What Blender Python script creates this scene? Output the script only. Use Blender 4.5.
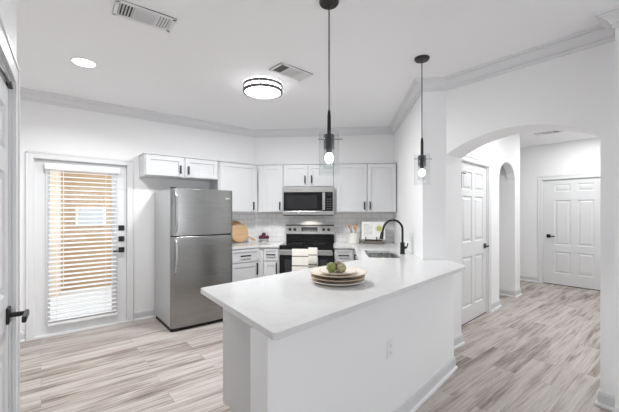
import bpy, bmesh, math, random
from mathutils import Vector, Matrix
random.seed(7)
for o in list(bpy.data.objects): bpy.data.objects.remove(o)
SC = bpy.context.scene
COL = SC.collection
R = math.radians
S2 = math.sqrt(.5)
H = 2.74                                   # ceiling height

# ------------------------------------------------------------------ camera
cam = bpy.data.cameras.new('camera'); cam_o = bpy.data.objects.new('camera', cam); COL.objects.link(cam_o)
cam_o.location = (0, 0, 1.41)
cam_o.rotation_euler = (R(90), 0, R(50.7 - 90))
cam.sensor_width = 36; cam.lens = 36 * 328 / 619; cam.shift_y = 6 / 619
cam.clip_start = .02; cam.clip_end = 100
SC.camera = cam_o

# ------------------------------------------------------------------ world, daylight, exposure
W = bpy.data.worlds.new('sky'); SC.world = W; W.use_nodes = True
bg = W.node_tree.nodes['Background']; bg.inputs[0].default_value = (.86, .93, 1, 1); bg.inputs[1].default_value = 2.5
SC.view_settings.view_transform = 'Standard'; SC.view_settings.look = 'None'
SC.view_settings.gamma = 1; SC.view_settings.use_curve_mapping = False
SC.view_settings.exposure = -0.04
SC.cycles.diffuse_bounces = 8; SC.cycles.max_bounces = 14; SC.cycles.transparent_max_bounces = 24
SC.cycles.caustics_reflective = False; SC.cycles.caustics_refractive = False
SC.cycles.sample_clamp_indirect = 6

def area(name, loc, rot, sx, sy, power, color=(1, 1, 1), spread=180):
    l = bpy.data.lights.new(name, 'AREA'); l.shape = 'RECTANGLE'; l.size = sx; l.size_y = sy
    l.energy = power; l.color = color; l.spread = R(spread)
    o = bpy.data.objects.new(name, l); COL.objects.link(o); o.location = loc; o.rotation_euler = rot
    return o
# added fill lamp in an assumed window opening behind the camera
area('rear_fill_light', (1.2, -4.52, 1.35), (R(90), 0, 0), 2.7, 2.0, 34, (.97, .98, 1))
def lamp(name, loc, power, radius, color=(1, .96, .9)):
    l = bpy.data.lights.new(name, 'POINT'); l.energy = power; l.shadow_soft_size = radius; l.color = color
    o = bpy.data.objects.new(name, l); COL.objects.link(o); o.location = loc; return o
def disc(name, loc, power, radius, color=(.98, .995, 1), spread=138):
    l = bpy.data.lights.new(name, 'AREA'); l.shape = 'DISK'; l.size = radius * 2; l.energy = power; l.color = color; l.spread = R(spread)
    o = bpy.data.objects.new(name, l); COL.objects.link(o); o.location = loc; return o

# ------------------------------------------------------------------ materials
MATS = {}
def mat(name, color=(.8, .8, .8), rough=.5, metal=0, **kw):
    if name in MATS: return MATS[name]
    m = bpy.data.materials.new(name); m.use_nodes = True
    b = m.node_tree.nodes['Principled BSDF']
    b.inputs['Base Color'].default_value = (*color, 1); b.inputs['Roughness'].default_value = rough; b.inputs['Metallic'].default_value = metal
    for k, v in kw.items(): b.inputs[k].default_value = v
    MATS[name] = m; return m
def nd(m, t, **kw):
    n = m.node_tree.nodes.new(t)
    for k, v in kw.items(): setattr(n, k, v)
    return n
def lk(m, a, b): m.node_tree.links.new(a, b)
def bsdf(m): return m.node_tree.nodes['Principled BSDF']
def bump(m, scale, strength, dist=.002, detail=3, stretch=None):
    tc = nd(m, 'ShaderNodeTexCoord'); n = nd(m, 'ShaderNodeTexNoise'); n.inputs['Scale'].default_value = scale; n.inputs['Detail'].default_value = detail
    if stretch:
        mp = nd(m, 'ShaderNodeMapping'); mp.inputs['Scale'].default_value = stretch
        lk(m, tc.outputs['Object'], mp.inputs[0]); lk(m, mp.outputs[0], n.inputs['Vector'])
    else: lk(m, tc.outputs['Object'], n.inputs['Vector'])
    bp = nd(m, 'ShaderNodeBump'); bp.inputs['Strength'].default_value = strength; bp.inputs['Distance'].default_value = dist
    lk(m, n.outputs['Fac'], bp.inputs['Height']); lk(m, bp.outputs[0], bsdf(m).inputs['Normal'])
    return n
def ramp(m, fac, stops):
    r = nd(m, 'ShaderNodeValToRGB'); e = r.color_ramp.elements
    while len(e) < len(stops): e.new(.5)
    for i, (p, c) in enumerate(stops): e[i].position = p; e[i].color = (*c, 1)
    lk(m, fac, r.inputs[0]); return r

wall_m = mat('wall_paint', (.88, .88, .885), .65); bump(wall_m, 55, .16, .0025, 2)
ceil_m = mat('ceiling_paint', (.93, .93, .94), .8); bump(ceil_m, 30, .35, .004, 3)
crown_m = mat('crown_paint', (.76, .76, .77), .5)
board_grey = mat('baseboard_grey', (.66, .665, .675), .3)  # greyer tone than the trim and shoe moulding
trim_m = mat('trim_paint', (.77, .775, .78), .35)
door_m = mat('door_paint', (.74, .745, .75), .38)
cab_m = mat('cabinet_paint', (.64, .645, .655), .38)
quartz = mat('white_quartz', (.86, .86, .86), .16)
_n = nd(quartz, 'ShaderNodeTexNoise'); _n.inputs['Scale'].default_value = 2.2; _n.inputs['Detail'].default_value = 8; _n.inputs['Distortion'].default_value = 1.6
_t = nd(quartz, 'ShaderNodeTexCoord'); lk(quartz, _t.outputs['Object'], _n.inputs['Vector'])
_r = ramp(quartz, _n.outputs['Fac'], [(.0, (.70, .70, .70)), (.47, (.695, .695, .695)), (.5, (.66, .66, .665)), (.53, (.695, .695, .695)), (1, (.75, .75, .75))])
lk(quartz, _r.outputs[0], bsdf(quartz).inputs['Base Color'])
def steel(name, col, rough, stretch):
    m = mat(name, (col, col, col * .985), rough, 1.0)
    tc = nd(m, 'ShaderNodeTexCoord'); mp = nd(m, 'ShaderNodeMapping'); mp.inputs['Scale'].default_value = stretch
    n = nd(m, 'ShaderNodeTexNoise'); n.inputs['Scale'].default_value = 1; n.inputs['Detail'].default_value = 4
    lk(m, tc.outputs['Object'], mp.inputs[0]); lk(m, mp.outputs[0], n.inputs['Vector'])
    r = ramp(m, n.outputs['Fac'], [(.3, (rough - .07,) * 3), (.7, (rough + .09,) * 3)]); lk(m, r.outputs[0], bsdf(m).inputs['Roughness'])
    bp = nd(m, 'ShaderNodeBump'); bp.inputs['Strength'].default_value = .12; bp.inputs['Distance'].default_value = .0006
    lk(m, n.outputs['Fac'], bp.inputs['Height']); lk(m, bp.outputs[0], bsdf(m).inputs['Normal'])
    return m
fsteel = steel('brushed_steel', .34, .23, (.6, .6, 700))
ssteel = steel('appliance_steel', .54, .27, (3, 3, 200))
sink_steel = steel('sink_steel', .38, .3, (120, 4, 4))
side_m = mat('fridge_side_grey', (.50, .505, .51), .42, .55)
chrome = mat('polished_steel', (.75, .75, .75), .15, 1)
black_m = mat('matte_black_metal', (.016, .016, .017), .42, .3)
bronze = mat('dark_bronze', (.045, .042, .04), .38, .6)
bglass = mat('black_glass', (.008, .008, .009), .06, **{'Specular IOR Level': .28})
cavity = mat('dark_cavity', (.02, .02, .02), .8)
plastic = mat('white_plastic', (.84, .84, .84), .3)
slot_m = mat('slot_dark', (.05, .05, .05), .6)
vent_m = mat('vent_white_metal', (.78, .78, .78), .4)
ring_m = mat('brushed_nickel_ring', (.30, .285, .27), .35, .85)
lring_m = mat('dark_nickel_ring', (.13, .125, .12), .5, .4)
smoke = mat('socket_grey_metal', (.10, .10, .105), .3, .8)
ceramic = mat('cream_ceramic', (.80, .74, .66), .35)
ceramic2 = mat('pale_ceramic', (.82, .77, .70), .3)
rim_m = mat('tan_glaze', (.60, .48, .36), .4)
cream_w = mat('crock_white_glaze', (.80, .79, .74), .3)
paper = mat('page_paper', (.86, .86, .84), .7)
food_g = mat('printed_greens', (.42, .46, .17), .7)
food_y = mat('printed_plate', (.78, .74, .55), .7)
stem_m = mat('stem_green', (.25, .26, .09), .6)
rubber = mat('rubber_black', (.02, .02, .02), .7)
blind_m = mat('blind_vinyl', (.86, .86, .87), .4)
stucco = mat('tan_stucco', (.50, .335, .20), .9); bump(stucco, 90, .5, .004)
stucco2 = mat('peach_stucco', (.70, .55, .42), .9)
patio_m = mat('patio_concrete', (.75, .75, .76), .9)
plum = mat('dark_plum_skin', (.12, .025, .05), .25)
display_m = mat('display_dark', (.02, .022, .026), .2)
badge_m = mat('badge_silver', (.8, .8, .8), .25, 1)
cord_m = mat('cord_dark', (.03, .03, .03), .5)

def emission(name, col, st):
    m = bpy.data.materials.new(name); m.use_nodes = True; nt = m.node_tree
    e = nt.nodes.new('ShaderNodeEmission'); e.inputs[0].default_value = (*col, 1); e.inputs[1].default_value = st
    nt.links.new(e.outputs[0], nt.nodes['Material Output'].inputs[0]); nt.nodes.remove(nt.nodes['Principled BSDF']); return m
lamp_white = emission('lamp_diffuser', (.99, .99, 1), 12)
bulb_white = emission('bulb_glow', (1, .985, .96), 8)
def thin_glass(name, tint, gl=.05):
    m = bpy.data.materials.new(name); m.use_nodes = True; nt = m.node_tree
    t = nt.nodes.new('ShaderNodeBsdfTransparent'); t.inputs[0].default_value = (*tint, 1)
    g = nt.nodes.new('ShaderNodeBsdfGlossy'); g.inputs['Roughness'].default_value = gl
    lw = nt.nodes.new('ShaderNodeLayerWeight'); lw.inputs[0].default_value = .5
    pw = nt.nodes.new('ShaderNodeMath'); pw.operation = 'POWER'; pw.inputs[1].default_value = 4; nt.links.new(lw.outputs['Facing'], pw.inputs[0])
    f = nt.nodes.new('ShaderNodeMath'); f.operation = 'MULTIPLY_ADD'; f.inputs[1].default_value = .42; f.inputs[2].default_value = .025; nt.links.new(pw.outputs[0], f.inputs[0])
    mx = nt.nodes.new('ShaderNodeMixShader'); nt.links.new(f.outputs[0], mx.inputs[0]); nt.links.new(t.outputs[0], mx.inputs[1]); nt.links.new(g.outputs[0], mx.inputs[2])
    nt.links.new(mx.outputs[0], nt.nodes['Material Output'].inputs[0]); nt.nodes.remove(nt.nodes['Principled BSDF']); return m
glass = thin_glass('clear_glass', (.965, .97, .97))
pane_glass = thin_glass('window_glass', (.95, .97, .97))
smoke_glass = thin_glass('smoked_glass', (.72, .72, .73))

def wood(name, c1, c2, scale=(4, 40, 40)):
    m = mat(name, c1, .5); tc = nd(m, 'ShaderNodeTexCoord'); mp = nd(m, 'ShaderNodeMapping'); mp.inputs['Scale'].default_value = scale
    n = nd(m, 'ShaderNodeTexNoise'); n.inputs['Scale'].default_value = 1; n.inputs['Detail'].default_value = 5; n.inputs['Distortion'].default_value = .6
    lk(m, tc.outputs['Object'], mp.inputs[0]); lk(m, mp.outputs[0], n.inputs['Vector'])
    r = ramp(m, n.outputs['Fac'], [(.3, c1), (.7, c2)]); lk(m, r.outputs[0], bsdf(m).inputs['Base Color']); return m
board_w = wood('board_light_wood', (.56, .36, .19), (.68, .47, .27))
board_d = wood('board_amber_wood', (.44, .25, .10), (.60, .38, .18))
spoon_w = wood('spoon_wood', (.48, .25, .12), (.62, .37, .20))

def floor_material():
    m = mat('plank_floor', (.6, .55, .5), .42)
    tc = nd(m, 'ShaderNodeTexCoord')
    br = nd(m, 'ShaderNodeTexBrick'); br.offset = .37; br.offset_frequency = 2
    for k, v in (('Color1', (0, 0, 0, 1)), ('Color2', (1, 1, 1, 1)), ('Mortar', (.5, .5, .5, 1))): br.inputs[k].default_value = v
    br.inputs['Scale'].default_value = 1; br.inputs['Mortar Size'].default_value = .0012; br.inputs['Mortar Smooth'].default_value = .1
    br.inputs['Brick Width'].default_value = 1.22; br.inputs['Row Height'].default_value = .18
    lk(m, tc.outputs['Object'], br.inputs['Vector'])
    # per-plank offset of the grain
    sh = nd(m, 'ShaderNodeVectorMath', operation='MULTIPLY'); sh.inputs[1].default_value = (7, 13, 5); lk(m, br.outputs['Color'], sh.inputs[0])
    ad = nd(m, 'ShaderNodeVectorMath', operation='ADD'); lk(m, tc.outputs['Object'], ad.inputs[0]); lk(m, sh.outputs[0], ad.inputs[1])
    mp = nd(m, 'ShaderNodeMapping'); mp.inputs['Scale'].default_value = (.9, 12, 1); lk(m, ad.outputs[0], mp.inputs[0])
    n1 = nd(m, 'ShaderNodeTexNoise'); n1.inputs['Scale'].default_value = 1; n1.inputs['Detail'].default_value = 6; n1.inputs['Roughness'].default_value = .62; n1.inputs['Distortion'].default_value = .9
    lk(m, mp.outputs[0], n1.inputs['Vector'])
    mp2 = nd(m, 'ShaderNodeMapping'); mp2.inputs['Scale'].default_value = (3, 70, 1); lk(m, ad.outputs[0], mp2.inputs[0])
    n2 = nd(m, 'ShaderNodeTexNoise'); n2.inputs['Scale'].default_value = 1; n2.inputs['Detail'].default_value = 4; lk(m, mp2.outputs[0], n2.inputs['Vector'])
    mx = nd(m, 'ShaderNodeMix', data_type='FLOAT'); mx.inputs[0].default_value = .36; lk(m, n1.outputs['Fac'], mx.inputs[2]); lk(m, n2.outputs['Fac'], mx.inputs[3])
    # plank tone
    tn = nd(m, 'ShaderNodeMath', operation='MULTIPLY_ADD'); tn.inputs[1].default_value = .09; tn.inputs[2].default_value = -.045
    lk(m, br.outputs['Color'], tn.inputs[0])
    sm = nd(m, 'ShaderNodeMath', operation='ADD'); lk(m, mx.outputs[0], sm.inputs[0]); lk(m, tn.outputs[0], sm.inputs[1])
    r = ramp(m, sm.outputs[0], [(.34, (.15, .115, .094)), (.435, (.315, .270, .240)), (.515, (.455, .412, .382)), (.66, (.56, .522, .498))])
    mm = nd(m, 'ShaderNodeMix', data_type='RGBA'); mm.inputs[7].default_value = (.18, .14, .12, 1)
    ml = nd(m, 'ShaderNodeMath', operation='MULTIPLY'); ml.inputs[1].default_value = .7; lk(m, br.outputs['Fac'], ml.inputs[0])
    lk(m, ml.outputs[0], mm.inputs[0]); lk(m, r.outputs[0], mm.inputs[6]); lk(m, mm.outputs[2], bsdf(m).inputs['Base Color'])
    bp = nd(m, 'ShaderNodeBump'); bp.inputs['Strength'].default_value = .12; bp.inputs['Distance'].default_value = .001
    lk(m, n2.outputs['Fac'], bp.inputs['Height']); lk(m, bp.outputs[0], bsdf(m).inputs['Normal'])
    return m
floor_m = floor_material()

def tile_material():
    m = mat('white_subway_tile', (.8, .8, .8), .15)
    tc = nd(m, 'ShaderNodeTexCoord'); sp = nd(m, 'ShaderNodeSeparateXYZ'); cb = nd(m, 'ShaderNodeCombineXYZ')
    lk(m, tc.outputs['Object'], sp.inputs[0]); lk(m, sp.outputs[0], cb.inputs[0]); lk(m, sp.outputs[2], cb.inputs[1])
    br = nd(m, 'ShaderNodeTexBrick'); br.offset = .5
    for k, v in (('Color1', (.90, .90, .90, 1)), ('Color2', (.85, .85, .855, 1)), ('Mortar', (.62, .62, .62, 1))): br.inputs[k].default_value = v
    br.inputs['Scale'].default_value = 1; br.inputs['Mortar Size'].default_value = .003; br.inputs['Mortar Smooth'].default_value = .1
    br.inputs['Brick Width'].default_value = .152; br.inputs['Row Height'].default_value = .076
    lk(m, cb.outputs[0], br.inputs['Vector']); lk(m, br.outputs['Color'], bsdf(m).inputs['Base Color'])
    bp = nd(m, 'ShaderNodeBump'); bp.invert = True; bp.inputs['Strength'].default_value = .5; bp.inputs['Distance'].default_value = .002
    lk(m, br.outputs['Fac'], bp.inputs['Height']); lk(m, bp.outputs[0], bsdf(m).inputs['Normal'])
    return m
tile_m = tile_material()

def towel_material():
    m = mat('striped_towel', (.8, .77, .7), .9)
    tc = nd(m, 'ShaderNodeTexCoord'); sp = nd(m, 'ShaderNodeSeparateXYZ'); lk(m, tc.outputs['Object'], sp.inputs[0])
    md = nd(m, 'ShaderNodeMath', operation='PINGPONG'); md.inputs[1].default_value = .066; lk(m, sp.outputs[2], md.inputs[0])
    r = ramp(m, md.outputs[0], [(0, (.10, .095, .09)), (.006, (.10, .095, .09)), (.0085, (.82, .79, .73)), (1, (.84, .81, .76))])
    lk(m, r.outputs[0], bsdf(m).inputs['Base Color'])
    n = nd(m, 'ShaderNodeTexNoise'); n.inputs['Scale'].default_value = 300; lk(m, tc.outputs['Object'], n.inputs['Vector'])
    bp = nd(m, 'ShaderNodeBump'); bp.inputs['Strength'].default_value = .3; bp.inputs['Distance'].default_value = .001
    lk(m, n.outputs['Fac'], bp.inputs['Height']); lk(m, bp.outputs[0], bsdf(m).inputs['Normal'])
    return m
towel_m = towel_material()
arti_m = mat('artichoke_green', (.30, .34, .10), .6)
arti_b = mat('artichoke_olive', (.46, .43, .26), .6)
arti_p = mat('artichoke_brown', (.26, .20, .13), .6)

# ------------------------------------------------------------------ mesh helpers
class MB:
    def __init__(s): s.bm = bmesh.new()
    def box(s, x0, x1, y0, y1, z0, z1, M=None):
        v = [s.bm.verts.new((x, y, z)) for x in (x0, x1) for y in (y0, y1) for z in (z0, z1)]
        for f in ((0, 1, 3, 2), (4, 6, 7, 5), (0, 4, 5, 1), (2, 3, 7, 6), (0, 2, 6, 4), (1, 5, 7, 3)): s.bm.faces.new([v[i] for i in f])
        if M: bmesh.ops.transform(s.bm, matrix=M, verts=v)
        return s
    def prism(s, pts, z0, z1):
        b = [s.bm.verts.new((p[0], p[1], z0)) for p in pts]; t = [s.bm.verts.new((p[0], p[1], z1)) for p in pts]
        n = len(pts); s.bm.faces.new(b[::-1]); s.bm.faces.new(t)
        for i in range(n): s.bm.faces.new((b[i], b[(i + 1) % n], t[(i + 1) % n], t[i]))
        return s
    def prism_axis(s, pts, a0, a1, axis='x'):      # 2-D outline (other axis, z) swept along x or y
        f = (lambda a, p: (a, p[0], p[1])) if axis == 'x' else (lambda a, p: (p[0], a, p[1]))
        b = [s.bm.verts.new(f(a0, p)) for p in pts]; t = [s.bm.verts.new(f(a1, p)) for p in pts]
        n = len(pts); s.bm.faces.new(b[::-1]); s.bm.faces.new(t)
        for i in range(n): s.bm.faces.new((b[i], b[(i + 1) % n], t[(i + 1) % n], t[i]))
        return s
    def lathe(s, prof, c=(0, 0, 0), n=32, M=None):
        rings = []; vs = []
        for r, z in prof:
            if r < 1e-6: ring = [s.bm.verts.new((c[0], c[1], c[2] + z))]
            else: ring = [s.bm.verts.new((c[0] + r * math.cos(2 * math.pi * i / n), c[1] + r * math.sin(2 * math.pi * i / n), c[2] + z)) for i in range(n)]
            rings.append(ring); vs += ring
        for a, b in zip(rings, rings[1:]):
            for i in range(n):
                j = (i + 1) % n
                if len(a) == 1 and len(b) == 1: continue
                if len(a) == 1: s.bm.faces.new((a[0], b[i], b[j]))
                elif len(b) == 1: s.bm.faces.new((a[i], a[j], b[0]))
                else: s.bm.faces.new((a[i], a[j], b[j], b[i]))
        for ring in (rings[0], rings[-1]):
            if len(ring) > 1 and prof[0] != prof[-1]: s.bm.faces.new(ring)
        if M: bmesh.ops.transform(s.bm, matrix=M, verts=vs)
        return s
    def cyl(s, p0, p1, r, n=16, r1=None):
        p0 = Vector(p0); p1 = Vector(p1); d = p1 - p0
        M = Matrix.Translation(p0) @ d.to_track_quat('Z', 'Y').to_matrix().to_4x4()
        return s.lathe([(0, 0), (r, 0), (r if r1 is None else r1, d.length), (0, d.length)], n=n, M=M)
    def tube(s, pts, r, n=12, radii=None):
        pts = [Vector(p) for p in pts]; prev = None; rings = []
        up = Vector((0, 0, 1))
        for i, p in enumerate(pts):
            t = (pts[min(i + 1, len(pts) - 1)] - pts[max(i - 1, 0)]).normalized()
            if prev is None:
                a = up if abs(t.z) < .9 else Vector((1, 0, 0)); u = t.cross(a).normalized()
            else: u = (prev - t * prev.dot(t)).normalized()
            prev = u; w = t.cross(u); rr = radii[i] if radii else r
            rings.append([s.bm.verts.new(p + (u * math.cos(2 * math.pi * k / n) + w * math.sin(2 * math.pi * k / n)) * rr) for k in range(n)])
        for a, b in zip(rings, rings[1:]):
            for i in range(n): s.bm.faces.new((a[i], a[(i + 1) % n], b[(i + 1) % n], b[i]))
        s.bm.faces.new(rings[0][::-1]); s.bm.faces.new(rings[-1]); return s
    def sphere(s, c, r, sc=(1, 1, 1), u=20, v=12):
        M = Matrix.Translation(c) @ Matrix.Diagonal((*sc, 1)); bmesh.ops.create_uvsphere(s.bm, u_segments=u, v_segments=v, radius=r, matrix=M); return s
    def sweep(s, prof, path, closed=False):         # prof: (offset to the right of travel, z); mitred corners
        P = [Vector(p) for p in path]; n = len(P); rings = []
        for i in range(n):
            d0 = (P[i] - P[i - 1]).normalized() if i > 0 or closed else None
            d1 = (P[(i + 1) % n] - P[i]).normalized() if i < n - 1 or closed else None
            d0 = d0 or d1; d1 = d1 or d0
            n0 = Vector((d0.y, -d0.x)); n1 = Vector((d1.y, -d1.x)); m = n0 + n1; m = m / max(m.dot(n0), .25)
            rings.append([s.bm.verts.new((P[i].x + m.x * o, P[i].y + m.y * o, z)) for o, z in prof])
        k = len(prof)
        for i in range(n if closed else n - 1):
            a = rings[i]; b = rings[(i + 1) % n]
            for j in range(k): s.bm.faces.new((a[j], a[(j + 1) % k], b[(j + 1) % k], b[j]))
        if not closed: s.bm.faces.new(rings[0]); s.bm.faces.new(rings[-1][::-1])
        return s
    def panel_face(s, x0, x1, z0, z1, y, panels, d=.013):   # moulded raised panels in a face that looks to -y
        xs = sorted({x0, x1, *[p[0] for p in panels], *[p[1] for p in panels]}); zs = sorted({z0, z1, *[p[2] for p in panels], *[p[3] for p in panels]})
        def q(a): return [s.bm.verts.new(v) for v in a]
        for i in range(len(xs) - 1):
            for j in range(len(zs) - 1):
                a, b, c, e = xs[i], xs[i + 1], zs[j], zs[j + 1]; mx, mz = (a + b) / 2, (c + e) / 2
                if any(p[0] < mx < p[1] and p[2] < mz < p[3] for p in panels): continue
                s.bm.faces.new(q([(a, y, c), (b, y, c), (b, y, e), (a, y, e)]))
        for a, b, c, e in panels:
            prev = None
            for ins, dy in ((0, 0), (.010, d), (.026, d), (.048, .002)):
                ring = q([(a + ins, y + dy, c + ins), (b - ins, y + dy, c + ins), (b - ins, y + dy, e - ins), (a + ins, y + dy, e - ins)])
                if prev:
                    for i in range(4): s.bm.faces.new((prev[i], prev[(i + 1) % 4], ring[(i + 1) % 4], ring[i]))
                prev = ring
            s.bm.faces.new(prev)
        return s
    def build(s, name, m, parent=None, loc=None, rotz=None, rot=None, smooth=False, bevel=0, seg=2, kind=None, M=None):
        if M: bmesh.ops.transform(s.bm, matrix=M, verts=s.bm.verts)
        bmesh.ops.remove_doubles(s.bm, verts=s.bm.verts, dist=1e-6)
        bmesh.ops.recalc_face_normals(s.bm, faces=s.bm.faces)
        me = bpy.data.meshes.new(name); s.bm.to_mesh(me); s.bm.free(); me.materials.append(m)
        o = bpy.data.objects.new(name, me); COL.objects.link(o)
        if parent: o.parent = parent
        if loc is not None: o.location = loc
        if rotz is not None: o.rotation_euler = (0, 0, rotz)
        if rot is not None: o.rotation_euler = rot
        if smooth:
            for p in me.polygons: p.use_smooth = True
            try: me.set_sharp_from_angle(angle=R(38))
            except Exception: pass
        if bevel:
            b = o.modifiers.new('bevel', 'BEVEL'); b.width = bevel; b.segments = seg; b.limit_method = 'ANGLE'; b.angle_limit = R(40)
        if kind: o['kind'] = kind
        return o
def thing(name, label, cat, loc=(0, 0, 0), rotz=0, group=None):
    o = bpy.data.objects.new(name, None); COL.objects.link(o); o.location = loc; o.rotation_euler = (0, 0, rotz); o.empty_display_size = .1
    o['label'] = label; o['category'] = cat
    if group: o['group'] = group
    return o
def tag(o, label, cat, group=None):
    o['label'] = label; o['category'] = cat
    if group: o['group'] = group
    return o
def round_poly(pts, rad, n=6):
    out = []; N = len(pts)
    for i, p in enumerate(pts):
        r = rad.get(i, 0)
        if not r: out.append(p); continue
        P = Vector(p); A = Vector(pts[i - 1]) - P; B = Vector(pts[(i + 1) % N]) - P; A.normalize(); B.normalize()
        ang = A.angle(B); t = r / math.tan(ang / 2); a = P + A * t; b = P + B * t; c = P + (A + B).normalized() * (r / math.sin(ang / 2))
        a0 = math.atan2(a.y - c.y, a.x - c.x); a1 = math.atan2(b.y - c.y, b.x - c.x); d = (a1 - a0 + math.pi) % (2 * math.pi) - math.pi
        for k in range(n + 1): out.append((c.x + r * math.cos(a0 + d * k / n), c.y + r * math.sin(a0 + d * k / n)))
    return out
def K(u, v): return ((u + v) * S2, (v - u) * S2)           # the diagonal kitchen corner: u along the range wall, v away
KR = R(-45)
st = dict(kind='structure')

# ------------------------------------------------------------------ the shell
YL = 4.74; VB = 5.27; UR = .81; XA = 3.155; XJ = 3.48; YJ = 1.686; YR = .507
XP = 2.95; YP = .40
HW = lambda x: 1.915 + .06 * (x - 3.92)                     # hall left wall
HANG = math.atan(.06)
MB().box(-3, 9, -5, 4.90, -.1, 0).build('floor', floor_m, **st)
MB().box(-3, 9, -5, 5.05, H, H + .12).build('ceiling', ceil_m, **st)
m = MB(); t_ = .16
m.box(-1.6, -.073, YL, YL + t_, 0, H).box(.865, 2.9, YL, YL + t_, 0, H).box(-.073, .865, YL, YL + t_, 2.015, H)
m.build('wall_left', wall_m, **st)
m = MB(); m.prism([K(-1.43, VB), K(-1.43, VB + .16), K(UR + .1, VB + .16), K(UR + .1, VB)], 0, H).build('wall_back', wall_m, **st)
pier = [K(UR, 3.42), K(1.03, 3.42), (XA, YJ), (XJ, YJ), (XJ, HW(XJ)), (3.86, HW(3.86)), (3.86, HW(3.86) + .12), (3.55, HW(3.6) + .12), K(1.05, 5.3), K(UR, 5.4)]
MB().prism(pier, 0, H).build('wall_right', wall_m, **st)
# arched wall between kitchen and hall
arch = []
ya, yb, zs, ztop = YJ, YR, 1.985, 2.147
n = 28
c_half = (ya - yb) / 2; sag = ztop - zs; rad = (c_half ** 2 + sag ** 2) / (2 * sag); cz = ztop - rad
for i in range(n + 1):
    a = -1 + 2 * i / n; yy = (ya + yb) / 2 - a * c_half
    arch.append((yy, cz + math.sqrt(rad ** 2 - (a * c_half) ** 2)))
MB().prism_axis(arch + [(YR, H), (YJ, H)], XA, XJ, 'x').build('wall_arch', wall_m, **st)
MB().prism([(XP, YP), (XA, YP), (XA, YR), (XJ, YR), (XJ, .30), (XJ, -4.7), (XP, -4.7)], 0, H).build('wall_front', wall_m, **st)
# hall: left wall with a door and an arched side opening, then the end of the hall
hx = lambda x: (x, HW(x))
def hall_piece(m, x0, x1, z0, z1, th=.12):
    m.prism([(x0, HW(x0)), (x1, HW(x1)), (x1, HW(x1) + th), (x0, HW(x0) + th)], z0, z1)
DX0, DX1 = 3.925, 4.83
m = MB(); hall_piece(m, XJ + .38, DX0, 0, H); hall_piece(m, DX0, DX1, 2.075, H); hall_piece(m, DX1, 5.30, 0, H)
ax0, ax1 = 5.30, 6.06 + .0
ax1 = 6.06
oz = [(ax0 + (ax1 - ax0) * i / 20, 1.93 + .26 * math.sqrt(max(0, 1 - (2 * i / 20 - 1) ** 2))) for i in range(21)]
for (xa, za), (xb, zb) in zip(oz, oz[1:]):
    b = [m.bm.verts.new((x, HW(x) + dy, z)) for dy in (0, .12) for x, z in ((xa, za), (xb, zb), (xb, H), (xa, H))]
    for f in ((0, 1, 2, 3), (7, 6, 5, 4), (0, 4, 5, 1), (1, 5, 6, 2), (2, 6, 7, 3), (3, 7, 4, 0)): m.bm.faces.new([b[i] for i in f])
m.prism([(ax1, HW(ax1)), (6.335, HW(6.335)), (6.335, 4.0), (ax1, 4.0)], 0, H)
m.build('wall_hall', wall_m, **st)
MB().box(5.1, 5.24, HW(5.3) + .121, 4.0, 0, H).box(5.24, ax1, 3.3, 3.42, 0, H).build('wall_passage', wall_m, **st)
XF = 7.70
EY0, EY1 = 1.19, 2.10                                       # end door, its right and left edge
MB().box(XF, XF + .14, EY1 + .012, 4.0, 0, H).box(XF, XF + .14, .2, EY0 - .012, 0, H).box(XF, XF + .14, EY0 - .012, EY1 + .012, 2.05, H).box(6.335, XF, 3.9, 4.0, 0, H).build('wall_hall_end', wall_m, **st)
MB().box(XJ, XF, .2, .34, 0, H).build('wall_hall_right', wall_m, **st)
# wall with the near door at the left, seen almost edge on
dwp = Vector((-.097, 2.189)); dwd = Vector((.053, .9986)).normalized(); dwn = Vector((dwd.y, -dwd.x))   # normal to the room
def D(t, o=0, z=None):
    p = dwp + dwd * t + dwn * o
    return (p.x, p.y) if z is None else (p.x, p.y, z)
NT0, NT1 = -.99, -.165
m = MB()
m.prism([D(NT1 + .015, 0), D(.03, 0), D(.03, -.14), D(NT1 + .015, -.14)], 0, H)
m.prism([D(NT0 - .015, 0), D(NT1 + .015, 0), D(NT1 + .015, -.14), D(NT0 - .015, -.14)], 2.02, H)
m.prism([D(-6.9, 0), D(NT0 - .015, 0), D(NT0 - .015, -.14), D(-6.9, -.14)], 0, H)
m.prism([D(.03, -.14), D(-.11, -.14), (-1.6, 2.08), (-1.6, 2.22)], 0, H)
m.build('wall_near', wall_m, **st)
MB().box(-1.7, -1.6, 2.08, YL + .1, 0, H).build('wall_far_left', wall_m, **st)
# unseen rear wall with an assumed wide window for the fill lamp
m = MB(); m.box(-.75, 3.5, -4.62, -4.46, 0, .32).box(-.75, 3.5, -4.62, -4.46, 2.38, H).box(-.75, -.18, -4.62, -4.46, .32, 2.38).box(2.58, 3.5, -4.62, -4.46, .32, 2.38)
m.build('wall_rear', wall_m, **st)
m = MB()
for x in (-.18, .72, 1.62, 2.53): m.box(x, x + .05, -4.60, -4.48, .32, 2.38)
for z in (.32, 1.33, 2.33): m.box(-.18, 2.58, -4.60, -4.48, z, z + .05)
m.build('window_1', trim_m, **st)

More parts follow.
